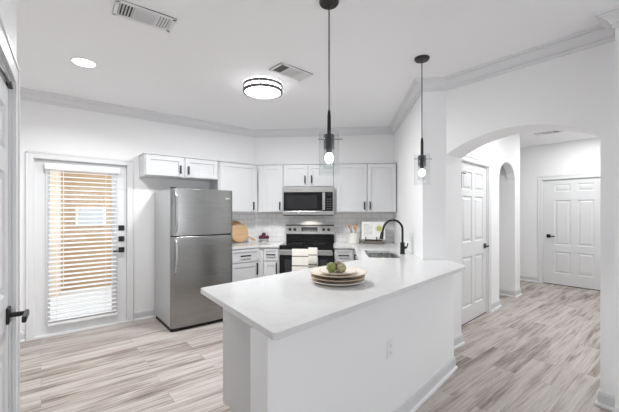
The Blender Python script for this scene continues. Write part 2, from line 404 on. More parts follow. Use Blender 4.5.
# crown moulding and baseboards
crown = [(0, H), (0, H - .112), (.012, H - .112), (.012, H - .085), (.026, H - .083), (.026, H - .075), (.034, H - .060), (.052, H - .042), (.072, H - .034), (.072, H - .022), (.088, H - .020), (.088, H)]
kc = [(-1.55, YL), (2.713, YL), K(UR, VB), K(UR, 3.42), (K(1.03, 3.42)), (XA, YJ - .01), (XA, YP), (XP, YP), (XP, -4.46)]
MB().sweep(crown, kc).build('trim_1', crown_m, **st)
bb = [(0, 0), (.014, 0), (.014, .085), (.009, .105), (0, .115)]
shoe = [(.0142, 0), (.030, 0), (.030, .014), (.024, .022), (.0142, .024)]
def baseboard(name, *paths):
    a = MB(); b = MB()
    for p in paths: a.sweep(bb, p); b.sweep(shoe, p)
    o = a.build(name, board_grey, **st); b.build('shoe_moulding', trim_m, o)
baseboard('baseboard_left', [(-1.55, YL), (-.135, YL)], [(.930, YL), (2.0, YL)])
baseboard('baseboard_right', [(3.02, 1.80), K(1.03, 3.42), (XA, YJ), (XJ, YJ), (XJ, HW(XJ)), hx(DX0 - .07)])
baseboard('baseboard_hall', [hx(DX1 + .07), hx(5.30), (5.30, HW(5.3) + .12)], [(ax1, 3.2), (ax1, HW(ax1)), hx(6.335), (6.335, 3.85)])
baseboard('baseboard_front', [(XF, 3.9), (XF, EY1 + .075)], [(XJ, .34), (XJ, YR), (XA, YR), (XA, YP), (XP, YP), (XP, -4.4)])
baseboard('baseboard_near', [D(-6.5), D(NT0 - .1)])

# ------------------------------------------------------------------ half wall of the peninsula
pf0, pf1 = Vector((.731, 1.168)), Vector((2.885, 1.467)); pd = (pf1 - pf0).normalized(); pn = Vector((-pd.y, pd.x))
PANG = math.atan2(pd.y, pd.x)
pw = [tuple(pf0), tuple(pf1), tuple(pf1 + pn * .16 + pd * .09), tuple(pf0 + pn * .118)]
CT0, CT1 = .90, .93
MB().prism(pw, 0, CT0 - .001).build('wall_peninsula', wall_m, **st)
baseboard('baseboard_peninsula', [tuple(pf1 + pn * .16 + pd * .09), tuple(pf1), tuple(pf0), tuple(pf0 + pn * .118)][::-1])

# ------------------------------------------------------------------ doors
def mould_casing(m, x0, x1, z1, w, th, z0=0.0):               # casing around an opening, face to -y
    for a, b, c, e in ((x0 - w, x0, z0, z1 + w), (x1, x1 + w, z0, z1 + w), (x0, x1, z1, z1 + w)):
        m.box(a, b, -th, 0, c, e)
    m.box(x0 - w, x0 - w + .012, -th - .006, 0, z0, z1 + w).box(x1 + w - .012, x1 + w, -th - .006, 0, z0, z1 + w).box(x0 - w, x1 + w, -th - .006, 0, z1 + w - .012, z1 + w)
def six_panel(name, w, h, panels, M, casing_w=.065, rec=.022, gap=.012):
    m = MB(); m.box(0, w, .0, .035, .012, h)
    m.bm.faces.ensure_lookup_table()
    for f in [f for f in m.bm.faces if all(abs(v.co.y) < 1e-6 for v in f.verts)]: m.bm.faces.remove(f)
    m.panel_face(0, w, .012, h, 0, panels)
    o = m.build(name, door_m, None, **st); o.matrix_world = M
    c = MB(); mould_casing(c, -gap, w + gap, h + gap, casing_w, .016, .0)
    c.build('casing', trim_m, o, loc=(0, -rec, 0), bevel=.002)
    j = MB().box(-gap, -.003, -rec, .07, 0, h + gap).box(w + .003, w + gap, -rec, .07, 0, h + gap).box(-gap, w + gap, -rec, .07, h + .003, h + gap)
    j.build('jamb', trim_m, o)
    MB().box(-gap, w + gap, .04, .06, 0, h).build('door_stop', trim_m, o)
    MB().box(-gap, w + gap, .0, .05, 0.0, .012).build('threshold_gap', cavity, o)
    return o
def lever(parent, x, z, side, plate=.066):                   # black square rose with a lever, on a face that looks to -y
    h = MB().box(x - plate / 2, x + plate / 2, -.010, 0, z - plate / 2, z + plate / 2).build('handle', black_m, parent, bevel=.002)
    MB().cyl((x, -.01, z), (x, -.052, z), .011).box(min(x - side * .012, x + side * .115), max(x - side * .012, x + side * .115), -.060, -.046, z - .010, z + .010).build('lever', black_m, h, bevel=.003)
    return h
# closet door in the hall (two by three panels)
pw_ = DX1 - DX0
cols = [(.12, .415), (.505, .80)]
cp = [(a, b, z0, z1) for a, b in cols for z0, z1 in ((.205, .845), (1.025, 1.615), (1.69, 1.925))]
M = Matrix.Translation((DX0, HW(DX0) + .022, 0)) @ Matrix.Rotation(HANG, 4, 'Z')
d2 = six_panel('door_2', pw_, 2.03, cp, M)
lever(d2, pw_ - .06, .94, -1)
for z in (.30, 1.06, 1.80):
    MB().cyl((0, -.012, z - .045), (0, -.012, z + .045), .008).box(-.012, .022, -.008, .0, z - .042, z + .042).build('hinge', ring_m, d2)
MB().tube([(.004, -.012, 1.70), (.004, -.03, 1.70), (.004, -.03, 1.875), (.02, -.034, 1.885), (.10, -.04, 1.885), (.135, -.03, 1.885)], .007).cyl((.0, -.012, 1.86), (.0, -.012, 1.9), .011).build('hinge_pin_stop', black_m, d2)
# end-of-hall door
ew = EY1 - EY0
ecols = [(.178, .432), (.530, .775)]
ep = [(a, b, z0, z1) for a, b in ecols for z0, z1 in ((.225, .645), (.775, 1.635), (1.80, 1.945))]
M = Matrix.Translation((XF + .03, EY1, 0)) @ Matrix.Rotation(R(-90), 4, 'Z')
d3 = six_panel('door_3', ew, 2.03, ep, M, .075)
lever(d3, .085, .94, 1)
# near door at the left edge
nw = NT1 - NT0
p0 = dwp + dwd * NT0 + dwn * -.010
M = Matrix.Translation((p0.x, p0.y, 0)) @ Matrix.Rotation(math.atan2(dwd.y, dwd.x), 4, 'Z')
ncols = [(.11, .375), (.46, .725)]
npn = [(a, b, z0, z1) for a, b in ncols for z0, z1 in ((.22, .82), (1.05, 1.585), (1.68, 1.87))]
d4 = six_panel('door_4', nw, 2.0, npn, M, .085, .010)
hx_, hz_ = nw - .045, .95
hd = MB().box(hx_ - .03, hx_ + .03, -.012, 0, hz_ - .035, hz_ + .035).build('handle', black_m, d4, bevel=.003)
MB().cyl((hx_, -.012, hz_), (hx_, -.070, hz_), .011).box(hx_ - .12, hx_ + .014, -.076, -.060, hz_ - .014, hz_ + .014).build('lever', black_m, hd, bevel=.004)
MB().tube([(nw - .46, -.008, 1.925), (nw - .36, -.010, 1.952), (nw - .22, -.010, 1.972), (nw - .05, -.010, 1.978)], .006).box(nw - .065, nw - .004, -.018, -.0, 1.970, 1.988).build('door_catch', black_m, d4, bevel=.002)
# exterior door with a full pane
EX0, EX1 = -.06, .852
DYO = YL + .045
m = MB(); gx0, gx1, gz0, gz1 = .07, .70, .17, 1.90
m.box(EX0, gx0, DYO, DYO + .045, .02, 2.0).box(gx1, EX1, DYO, DYO + .045, .02, 2.0).box(gx0, gx1, DYO, DYO + .045, .02, gz0).box(gx0, gx1, DYO, DYO + .045, gz1, 2.0)
d1 = m.build('door_1', door_m, **st)
m = MB()
for a, b, c, e in ((gx0 - .03, gx0 + .012, gz0 - .03, gz1 + .03), (gx1 - .012, gx1 + .03, gz0 - .03, gz1 + .03), (gx0, gx1, gz0 - .03, gz0 + .012), (gx0, gx1, gz1 - .012, gz1 + .03)): m.box(a, b, DYO - .012, DYO, c, e)
m.build('glazing_bead', trim_m, d1, bevel=.004)
MB().box(gx0, gx1, DYO + .018, DYO + .026, gz0, gz1).build('pane', pane_glass, d1)
m = MB(); mould_casing(m, -.068, .860, 2.008, .062, .018); m.build('casing', trim_m, d1, loc=(0, YL, 0), bevel=.002)
MB().box(-.073, EX0 - .003, YL, YL + .12, 0, 2.015).box(EX1 + .003, .865, YL, YL + .12, 0, 2.015).box(EX0, EX1, YL, YL + .12, 2.003, 2.015).build('jamb', trim_m, d1)
MB().box(-.073, .865, YL - .02, YL + .16, 0, .018).build('threshold', vent_m, d1)
for z in (1.206, 1.067): 
    b_ = MB().box(.797 - .033, .797 + .033, DYO - .012, DYO, z - .033, z + .033).build('deadbolt', black_m, d1, bevel=.003)
    MB().box(.797 - .006, .797 + .006, DYO - .03, DYO - .012, z - .018, z + .018).build('thumb_turn', black_m, b_)
MB().box(.764, .830, DYO - .012, DYO, .894, .960).cyl((.797, DYO - .012, .927), (.797, DYO - .05, .927), .010).box(.70, .81, DYO - .058, DYO - .044, .908, .926).build('handle', black_m, d1, bevel=.003)
m = MB()
MB().box(-.5, 1.6, 4.90, 7.42, -.14, -.02).build('patio_floor', patio_m, **st)
MB().box(.26, 4.0, 7.42, 7.6, -.1, 3.6).build('wall_patio', stucco, **st)
MB().box(-1.8, .26, 6.95, 7.6, -.1, 3.6).build('wall_patio_side', stucco2, **st)
pwn = thing('patio_panel', 'small white framed pale panel on the tan wall outside the door blind', 'window', (.73, 7.42, 1.15))  # framed panel stands in for an unidentified pale shape
MB().box(-.24, .24, -.03, 0, 0, .36).build('frame', trim_m, pwn, bevel=.004)
MB().box(-.20, .20, -.034, -.03, .04, .32).build('pane', mat('pale_panel_face', (.55, .56, .58), .5), pwn)

# blind hanging on the exterior door
bl = thing('window_blind', 'white slatted blind hanging over the glass of the exterior door', 'blind', (.400, DYO - .035, 0))
MB().box(-.372, .372, -.035, .030, 1.893, 1.965).build('headrail', blind_m, bl, bevel=.005)
m = MB(); NS = 34
for i in range(NS):
    z = 1.868 - i * (1.868 - .175) / (NS - 1)
    M = Matrix.Translation((0, 0, z)) @ Matrix.Rotation(R(16), 4, 'X')
    m.box(-.338, .338, -.024, .024, -.0014, .0014, M)
m.build('slats', blind_m, bl)
MB().box(-.345, .345, -.026, .026, .118, .146).build('bottom_rail', blind_m, bl, bevel=.004)
for x in (-.26, .22): MB().cyl((x, -.026, .13), (x, -.026, 1.9), .0016, 6).build('ladder_cord', blind_m, bl)
MB().cyl((-.20, -.032, .55), (-.20, -.032, 1.9), .004, 8).build('tilt_wand', plastic, bl)

# ------------------------------------------------------------------ cabinets
def shaker(w, h, th=.019, fr=.055):                            # one shaker front, face at y=0 looking to -y, origin lower left
    m = MB(); m.box(0, fr, 0, th, 0, h).box(w - fr, w, 0, th, 0, h).box(fr, w - fr, 0, th, 0, fr).box(fr, w - fr, 0, th, h - fr, h).box(fr - .002, w - fr + .002, .012, th - .001, fr - .002, h - fr + .002)
    return m
def bar_pull(m, x, z, L, vertical=True):
    h = L / 2 * 1.2
    if vertical: m.box(x - .0085, x + .0085, -.034, -.020, z - h, z + h).box(x - .005, x + .005, -.024, 0, z - h + .012, z - h + .022).box(x - .005, x + .005, -.024, 0, z + h - .022, z + h - .012)
    else: m.box(x - h, x + h, -.034, -.020, z - .0085, z + .0085).box(x - h + .012, x - h + .022, -.024, 0, z - .005, z + .005).box(x + h - .022, x + h - .012, -.024, 0, z - .005, z + .005)
    return m
def front(par, kind, x0, x1, z0, z1, hx=None, hz=None, L=.10):
    w, h = x1 - x0, z1 - z0
    if kind == 'drawer':
        fr = .035 if h < .2 else .05
        o = shaker(w, h, .019, fr).build('drawer', cab_m, par, loc=(x0, -.019, z0), bevel=.0015)
        bar_pull(MB(), w / 2, h / 2, min(.13, w * .5), False).build('handle', black_m, o)
    else:
        o = shaker(w, h).build('door', cab_m, par, loc=(x0, -.019, z0), bevel=.0015)
        if hx is not None: bar_pull(MB(), hx - x0, hz - z0, L).build('handle', black_m, o)
    return o
CB, CTOP = 1.405, 2.135
# over the fridge
c = thing('wall_cabinet', 'short white two door cabinet high above the refrigerator', 'cabinet', (.993, 4.44, 1.865))
MB().box(0, .955, 0, .295, 0, .275).box(-.012, .967, -.022, .295, .270, .285).build('body', cab_m, c, bevel=.0015)
front(c, 'door', .012, .462, .01, .262, .425, .10, .09); front(c, 'door', .492, .943, .01, .262, .53, .10, .09)
# next to it along the left wall
c = thing('wall_cabinet', 'tall white single door cabinet between refrigerator top and the corner', 'cabinet', (0, 0, 0))
MB().prism([(1.956, 4.44), (2.59, 4.44), (2.712, 4.735), (1.956, 4.735)], CB, CTOP).build('body', cab_m, c, bevel=.0015)
MB().prism([(1.956, 4.415), (2.585, 4.415), (2.712, 4.735), (1.956, 4.735)], CTOP, CTOP + .015).build('top_trim', cab_m, c)
f = front(c, 'door', 1.975, 2.545, CB + .01, CTOP - .01, 2.505, CB + .10, .10); f.location.y = 4.421
# corner cabinet on the range wall
def kcab(name, label, u0, u1, zb, poly=None, d=.30):
    c = thing(name, label, 'cabinet', (*K(u0, 4.97), zb), KR); w = u1 - u0; h = CTOP - zb
    MB().prism(poly or [(0, 0), (w, 0), (w, d - .005), (0, d - .005)], 0, h).build('body', cab_m, c, bevel=.0015)
    MB().prism([(0, -.022), (w, -.022), (w, d - .005), (0, d - .005)], h, h + .015).build('top_trim', cab_m, c)
    return c, w, h
c, w, h = kcab('wall_cabinet', 'narrow white single door cabinet left of the microwave', -1.290, -.898, CB)
front(c, 'door', .075, w - .012, .01, h - .01, w - .05, .10, .10)
c, w, h = kcab('wall_cabinet', 'short white two door cabinet directly above the microwave', -.896, -.128, 1.792)
front(c, 'door', .010, w / 2 - .010, .01, h - .01, w / 2 - .05, .11, .10); front(c, 'door', w / 2 + .010, w - .010, .01, h - .01, w / 2 + .05, .11, .10)
c, w, h = kcab('wall_cabinet', 'white double door cabinet right of the microwave above the cookbook', -.126, .800, CB)
front(c, 'door', .045, .490, .01, h - .01, .455, .10, .10); front(c, 'door', .500, w - .012, .01, h - .01, .537, .10, .10)
# base cabinets
def base(label, loc, rz, w, d, poly=None, hollow=False):
    c = thing('base_cabinet', label, 'cabinet', (*loc, 0), rz)
    if hollow: MB().box(0, .018, 0, d, .115, .898).box(w - .018, w, 0, d, .115, .898).box(.018, w - .018, 0, d, .115, .133).box(.018, w - .018, 0, .018, .133, .898).box(.018, w - .018, d - .012, d, .133, .898).build('body', cab_m, c)
    else: MB().prism(poly or [(0, 0), (w, 0), (w, d), (0, d)], .115, .898).build('body', cab_m, c, bevel=.0015)
    MB().box(.0, w, .07, d - .01, 0, .115).build('toe_kick', cab_m, c)
    return c
c = base('white drawer and door base cabinet beside the refrigerator under wooden boards', (1.975, 4.14), 0, .47, .55)
front(c, 'drawer', .012, .455, .71, .885); front(c, 'door', .012, .455, .125, .695, .415, .60, .14)
cf = thing('corner_filler', 'plain angled white filler panel joining two base cabinets by the range', 'cabinet', (0, 0, 0))
MB().prism([(2.447, 4.14), (2.456, 4.135), (2.492, 4.106), (2.490, 4.12), (2.47, 4.15), (2.447, 4.15)], .0, .898).build('body', cab_m, cf, bevel=.0015)
c = base('slim white drawer and door base cabinet just left of the range', K(-1.138, 4.67), KR, .235, .55)
front(c, 'drawer', .010, .225, .71, .885); front(c, 'door', .010, .225, .125, .695, .20, .60, .14)
c = base('small white drawer base cabinet just right of the range', K(-.115, 4.67), KR, .30, .55)
front(c, 'drawer', .012, .262, .71, .885); front(c, 'door', .012, .262, .125, .695, .05, .60, .14)
c = base('white sink base cabinet under the steel sink facing the range', K(.205, 4.66), R(-135), 1.25, .58, hollow=True)
for a in (.02, .43, .84): front(c, 'door', a, a + .39, .125, .885, a + .35, .78, .14)
cb0 = Vector((.90, 1.315)) ; 
pk = pf0 + pn * .150
e0 = pk + pd * .30; ex = pd * 1.28
c = thing('base_cabinet', 'white peninsula base cabinet with a plain end panel behind the half wall', 'cabinet', (*(e0 + ex + pn * .66), 0), PANG + math.pi)
MB().box(0, 1.28, 0, .655, .17, .898).box(.02, 1.275, .075, .655, 0, .17).build('body', cab_m, c, bevel=.0015)
for k in range(3): front(c, 'door', .015 + .422 * k, .42 + .422 * k, .185, .885, .06 + .422 * k, .78, .14)

# ------------------------------------------------------------------ countertops
lc = [(1.952, YL - .003), (2.7115, YL - .003), K(-1.43, VB - .004), K(-.897, VB - .004), K(-.897, 4.63), (2.438, 4.11), (1.952, 4.11)]
o = MB().prism(lc, CT0, CT1).build('countertop', quartz, bevel=.003); tag(o, 'white quartz countertop wrapping the corner between refrigerator and range', 'countertop')
fl, fr_, bk = (.712, 1.088), (2.93, 1.375), (.777, 2.04)
pc = [fl, fr_, (3.135, 1.640), K(1.032, 3.415), K(.806, 3.415), K(.806, VB - .004), K(-.121, VB - .004), K(-.121, 4.63), K(.165, 4.63), K(.165, 3.345), bk]
pc = round_poly(pc, {0: .02, 1: .05, 2: .03, 8: .03, 9: .05, 10: .02})
sink_poly = round_poly([K(.275, 3.50), K(.62, 3.50), K(.62, 4.16), K(.275, 4.16)], {0: .05, 1: .05, 2: .05, 3: .05})
bm = bmesh.new(); ed = []
for loop in (pc, sink_poly):
    vs = [bm.verts.new((x, y, CT0)) for x, y in loop]
    ed += [bm.edges.new((vs[i], vs[(i + 1) % len(vs)])) for i in range(len(vs))]
bmesh.ops.triangle_fill(bm, use_beauty=True, edges=ed)
ex_ = bmesh.ops.extrude_face_region(bm, geom=bm.faces[:])
bmesh.ops.translate(bm, verts=[g for g in ex_['geom'] if isinstance(g, bmesh.types.BMVert)], vec=(0, 0, CT1 - CT0))
mb = MB(); mb.bm.free(); mb.bm = bm
o = mb.build('countertop', quartz, bevel=.004, seg=3); tag(o, 'long white quartz peninsula countertop with the sink cut into it', 'countertop')
# undermount sink
sk = thing('sink', 'rectangular stainless undermount sink in the peninsula countertop', 'sink', (*K(.4475, 3.83), .70), KR)
hw, hd_ = .1735, .331
loop = lambda a, b, r: round_poly([(-a, -b), (a, -b), (a, b), (-a, b)], {0: r, 1: r, 2: r, 3: r})
m = MB(); rings = []
for a, b, z, r in ((hw + .02, hd_ + .02, .1985, .05), (hw, hd_, .1985, .05), (hw - .008, hd_ - .008, .04, .05), (hw - .03, hd_ - .03, .006, .045), (.03, .03, 0, .02)):
    rings.append([m.bm.verts.new((x, y, z)) for x, y in loop(a, b, r)])
for a, b in zip(rings, rings[1:]):
    k = len(a)
    for i in range(k): m.bm.faces.new((a[i], a[(i + 1) % k], b[(i + 1) % k], b[i]))
m.bm.faces.new(rings[-1])
m.build('basin', sink_steel, sk, smooth=True)
MB().lathe([(0, .004), (.03, .004), (.04, .010), (.043, .004), (.043, .001), (0, .001)]).build('drain', chrome, sk, smooth=True)
# faucet
fc = thing('faucet', 'tall matte black gooseneck faucet behind the sink', 'faucet', (*K(.685, 3.836), CT1), KR)
MB().lathe([(0, 0), (.029, 0), (.029, .006), (.025, .01), (.025, .125), (.020, .135), (.0, .135)]).build('base', black_m, fc, smooth=True)
pts = [(0, 0, .13), (0, 0, .20), (0, 0, .280)] + [(-.107 + .107 * math.cos(a), 0, .280 + .107 * math.sin(a)) for a in [math.pi * k / 16 for k in range(1, 15)]]
pts += [(-.222, 0, .262), (-.226, 0, .247)]
MB().tube(pts, .0125, 14).build('spout', black_m, fc, smooth=True)
MB().tube([(-.224, 0, .254), (-.228, 0, .238), (-.234, 0, .195), (-.238, 0, .170)], .02, 16, [.015, .019, .021, .0235]).build('spray_head', black_m, fc, smooth=True)
MB().cyl((0, 0, .075), (.045, -.01, .075), .014).tube([(.045, -.01, .075), (.05, -.02, .095), (.05, -.05, .125)], .006).build('lever', black_m, fc, smooth=True)

# ------------------------------------------------------------------ backsplash and outlets
MB().box(1.952, 2.712, -.008, 0, CT1, CB + .01).build('backsplash_left', tile_m, loc=(0, YL - .001, 0), **st)
MB().box(-1.428, .805, -.008, 0, 0, CB + .01 - CT1 + .0).build('backsplash_back', tile_m, loc=(*K(0, VB - .001), CT1), rotz=KR, **st)
def outlet(label, loc, rz):
    t = thing('outlet', label, 'outlet', loc, rz)
    MB().box(-.036, .036, -.006, 0, -.058, .058).build('cover_plate', plastic, t, bevel=.003)
    for z in (-.021, .021):
        s_ = MB().lathe([(0, 0), (.0165, 0), (.0155, .002), (0, .002)], M=Matrix.Translation((0, -.006, z)) @ Matrix.Rotation(R(90), 4, 'X')).build('socket', plastic, t)
        MB().box(-.007, -.005, -.0086, -.0078, z - .005, z + .006).box(.005, .007, -.0086, -.0078, z - .005, z + .006).build('slot', slot_m, s_)
outlet('white double outlet on the tile just left of the range', (*K(-1.09, VB - .010), 1.18), KR)
outlet('white outlet on the side wall behind the black faucet', (*K(UR - .001, 4.02), 1.12), R(-135 + 90 - 90))
pq = pf0 + pd * ((1.715 - .711) / math.cos(PANG))
outlet('white outlet low on the half wall of the peninsula', (pq.x, pq.y, .53), PANG)

# ------------------------------------------------------------------ refrigerator
FX0, FX1, FZ = 1.168, 1.948, 1.69
fw_ = FX1 - FX0
fr = thing('refrigerator', 'stainless top freezer refrigerator standing against the left wall', 'refrigerator', (FX0, 3.95, 0))
MB().box(.004, fw_ - .004, .075, .755, .045, FZ - .012).build('body', side_m, fr, bevel=.006)
MB().box(.01, fw_ - .01, .05, .70, .0, .045).build('base_grille', cavity, fr)
def curved_door(w, z0, z1, bulge=.020):
    m = MB(); n = 20; fpts = []
    for i in range(n + 1):
        a = -1 + 2 * i / n; fpts.append((w / 2 + a * w / 2, .020 - bulge * (1 - a * a) - .0 + (.012 * max(0, abs(a) - .94) / .06)))
    m.prism(fpts + [(w, .07), (0, .07)], z0, z1); return m
for nm, z0, z1 in (('freezer_door', 1.128, FZ), ('fridge_door', .045, 1.115)):
    d = curved_door(fw_, z0, z1).build(nm, fsteel, fr, smooth=True, bevel=.004)
    if nm == 'freezer_door': za, zb = 1.150, 1.655
    else: za, zb = .70, 1.10
    m = MB(); hxp = .045
    N = 14; path = []
    for i in range(N + 1):
        t = i / N
        path.append((hxp, -.012 - .045 * math.sin(math.pi * min(1, t * 1.0)) ** .45 if 0 < t < 1 else .01, za + (zb - za) * t))
    m.tube(path, .0135, 12); m.build('handle', ssteel, d, smooth=True)
    if nm == 'freezer_door': MB().box(fw_ - .115, fw_ - .055, -.001, .008, FZ - .115, FZ - .100).build('badge', badge_m, d)
MB().box(.005, .06, .02, .10, FZ - .004, FZ + .012).build('hinge_cover', cavity, fr, bevel=.003)
MB().box(.01, fw_ - .01, .05, .075, 1.112, 1.131).build('gasket', cavity, fr)

# ------------------------------------------------------------------ microwave
U0, U1 = -.893, -.127; aw = U1 - U0
mw = thing('microwave', 'stainless over the range microwave mounted under the short cabinet', 'microwave', (*K(U0, 4.87), 1.355), KR)
mh = .432
MB().box(0, aw, .03, .39, .012, mh).build('body', side_m, mw)
MB().box(.01, aw - .01, .02, .38, 0, .014).build('bottom_vent', cavity, mw)
MB().box(0, aw, 0, .03, .352, mh).build('top_panel', ssteel, mw, bevel=.003)
d = MB().box(0, aw, 0, .03, .012, .070).build('door', ssteel, mw, bevel=.003)
MB().box(.015, .60, .002, .03, .070, .352).build('door_glass', bglass, d)
w_ = MB().box(.055, .52, -.001, .003, .105, .305).build('window', mat('microwave_mesh', (.022, .022, .024), .10, **{'Specular IOR Level': .35}), d)
MB().box(.0, .015, 0, .03, .07, .352).build('side_frame', ssteel, d); MB().box(aw - .012, aw, 0, .03, .07, .352).build('side_frame', ssteel, mw)
MB().box(.60, .64, -.028, -.012, .085, .345).box(.612, .628, -.014, .004, .10, .12).box(.612, .628, -.014, .004, .31, .33).build('handle', ssteel, d, bevel=.004)
cpn = MB().box(.60, aw - .012, .001, .03, .07, .352).build('control_panel', bglass, mw)
MB().box(.665, .735, -.001, .002, .30, .33).build('display', display_m, cpn)
m = MB()
for i in range(3):
    for j in range(5): m.box(.665 + i * .026, .682 + i * .026, -.0005, .002, .095 + j * .036, .113 + j * .036)
m.build('buttons', mat('button_grey', (.06, .06, .065), .4), cpn)

# ------------------------------------------------------------------ range
rg = thing('range', 'stainless electric range with black glass top and oven door', 'stove', (*K(U0, 4.625), 0), KR)
MB().box(0, aw, .03, .62, .05, .915).build('body', mat('range_side_black', (.02, .02, .021), .35), rg)
MB().box(.02, aw - .02, .06, .6, 0, .05).build('base', cavity, rg)
ct = MB().box(-.001, aw + .001, .0, .56, .912, .937).build('cooktop', bglass, rg, bevel=.004)
m = MB()
for bx, by, br_ in ((.20, .15, .10), (.56, .15, .085), (.20, .42, .075), (.56, .42, .10)): m.lathe([(br_ - .003, .0), (br_ - .003, .0006), (br_, .0006), (br_, 0), (br_ - .003, 0)], c=(bx, by, .937), n=40)
m.build('burner_ring', mat('burner_grey', (.12, .12, .12), .3), ct)
MB().box(.0, aw, .0, .03, .855, .912).build('front_rail', bglass, rg, bevel=.003)
od = MB().box(.004, aw - .004, -.02, .03, .27, .850).build('oven_door', bglass, rg, bevel=.004)
MB().box(.08, aw - .08, -.022, -.018, .36, .74).build('window', mat('oven_window', (.03, .03, .032), .08), od)
MB().box(.004, aw - .004, -.028, -.018, .80, .850).build('door_top_band', ssteel, od, bevel=.002)
MB().box(.01, aw - .01, -.082, -.062, .848, .880).box(.04, .065, -.064, -.018, .835, .862).box(aw - .065, aw - .04, -.064, -.018, .835, .862).build('handle', ssteel, od, bevel=.005)
dr = MB().box(.004, aw - .004, -.015, .03, .06, .262).build('drawer', ssteel, rg, bevel=.004)
bgd = MB().box(.0, aw, .555, .635, .937, 1.065).build('backguard', bglass, rg, bevel=.003)
MB().box(.12, aw - .12, .55, .556, .955, .96).build('vent_slot', cavity, bgd)
cp_ = MB().prism_axis([(.535, 1.06), (.555, 1.195), (.635, 1.195), (.635, 1.06)], 0, aw, 'x').build('control_panel', ssteel, rg, bevel=.004)
MB().box(-.002, aw + .002, .545, .637, 1.193, 1.207).build('top_cap', cavity, cp_, bevel=.002)
tilt = math.atan(.02 / .135)
def on_panel(x, z): return Matrix.Translation((x, .535 + (z - 1.06) * .02 / .135, z)) @ Matrix.Rotation(R(90) - tilt, 4, 'X')
for x in (.066, .143, .602, .680):
    MB().lathe([(0, 0), (.024, 0), (.024, .012), (.019, .016), (.019, .030), (0, .030)], n=20, M=on_panel(x, 1.132)).build('knob', rubber, cp_, smooth=True)
MB().box(-.128, .128, -.033, .033, 0, .003, on_panel(.375, 1.138)).build('display', display_m, cp_)
m = MB()
for i in range(6): m.box(-.10 + i * .035, -.083 + i * .035, -.02, -.012, .003, .0036, on_panel(.375, 1.138))
m.build('display_marks', mat('display_mark_grey', (.3, .3, .3), .5), cp_)
# towel over the oven handle
tw = MB(); prof = [(-.055, .62), (-.055, .75), (-.054, .86), (-.058, .886), (-.072, .892), (-.087, .886), (-.092, .86), (-.092, .75), (-.093, .60), (-.093, .555)]
def drape(m, x0, x1, prof, off=0, amp=.004, cut=0):
    n = 24; rows = []
    for i in range(n + 1):
        x = x0 + (x1 - x0) * i / n
        rows.append([m.bm.verts.new((x, y - off + amp * math.sin(i * .9) * (.3 + (.89 - z) * 2.5 if y < -.08 else 0), z)) for y, z in prof])
    for a, b in zip(rows, rows[1:]):
        for j in range(len(prof) - 1): m.bm.faces.new((a[j], b[j], b[j + 1], a[j + 1]))
drape(tw, .195, .555, prof, 0, .003)
o = tw.build('dish_towel', towel_m, smooth=True, loc=(*K(U0, 4.625), 0), rotz=KR)
s_ = o.modifiers.new('thickness', 'SOLIDIFY'); s_.thickness = .004; s_.offset = 0
tag(o, 'cream dish towel with thin dark stripes draped over the oven handle', 'towel')
tf = MB(); drape(tf, .425, .548, [(y, z) for y, z in prof[4:-1]], .007, .003)
o2 = tf.build('folded_edge', towel_m, o, smooth=True, loc=(0, 0, .022)); s_ = o2.modifiers.new('thickness', 'SOLIDIFY'); s_.thickness = .004; s_.offset = 0

# ------------------------------------------------------------------ things on the counters
def plate(name, label, loc, r, z, m, rimm, flat=.62, hgt=.022, group=None):
    t = thing(name, label, 'plate', (loc[0], loc[1], z), 0, group)
    MB().lathe([(0, .002), (r * flat, .002), (r * flat, 0), (r * flat + .004, 0), (r * .96, hgt - .004), (r - .002, hgt - .002), (r - .004, hgt + .001), (r * .94, hgt), (r * flat, .008), (0, .007)], n=64).build('dish', m, t, smooth=True)
    MB().lathe([(r - .005, hgt - .003), (r, hgt - .002), (r + .0005, hgt), (r - .001, hgt + .002), (r - .005, hgt + .0015), (r - .005, hgt - .003)], n=64).build('rim', rimm, t, smooth=True)
    return t
PC = (1.577, 1.619)
plate('charger_plate', 'pale ceramic plate at the very bottom of the stack on the peninsula', PC, .185, CT1 + .0005, ceramic2, ceramic2, .72, .020, 'plates stacked on the peninsula')
plate('charger_plate', 'tan wooden toned plate second from the bottom of the stack', PC, .186, CT1 + .024, rim_m, rim_m, .72, .020, 'plates stacked on the peninsula')
plate('dinner_plate', 'large cream plate with a tan rim near the top of the stack', PC, .196, CT1 + .0475, ceramic, rim_m, .60, .026, 'plates stacked on the peninsula')
plate('salad_plate', 'smaller cream plate holding the artichokes on top of the stack', PC, .128, CT1 + .0625, ceramic, rim_m, .60, .016, 'plates stacked on the peninsula')
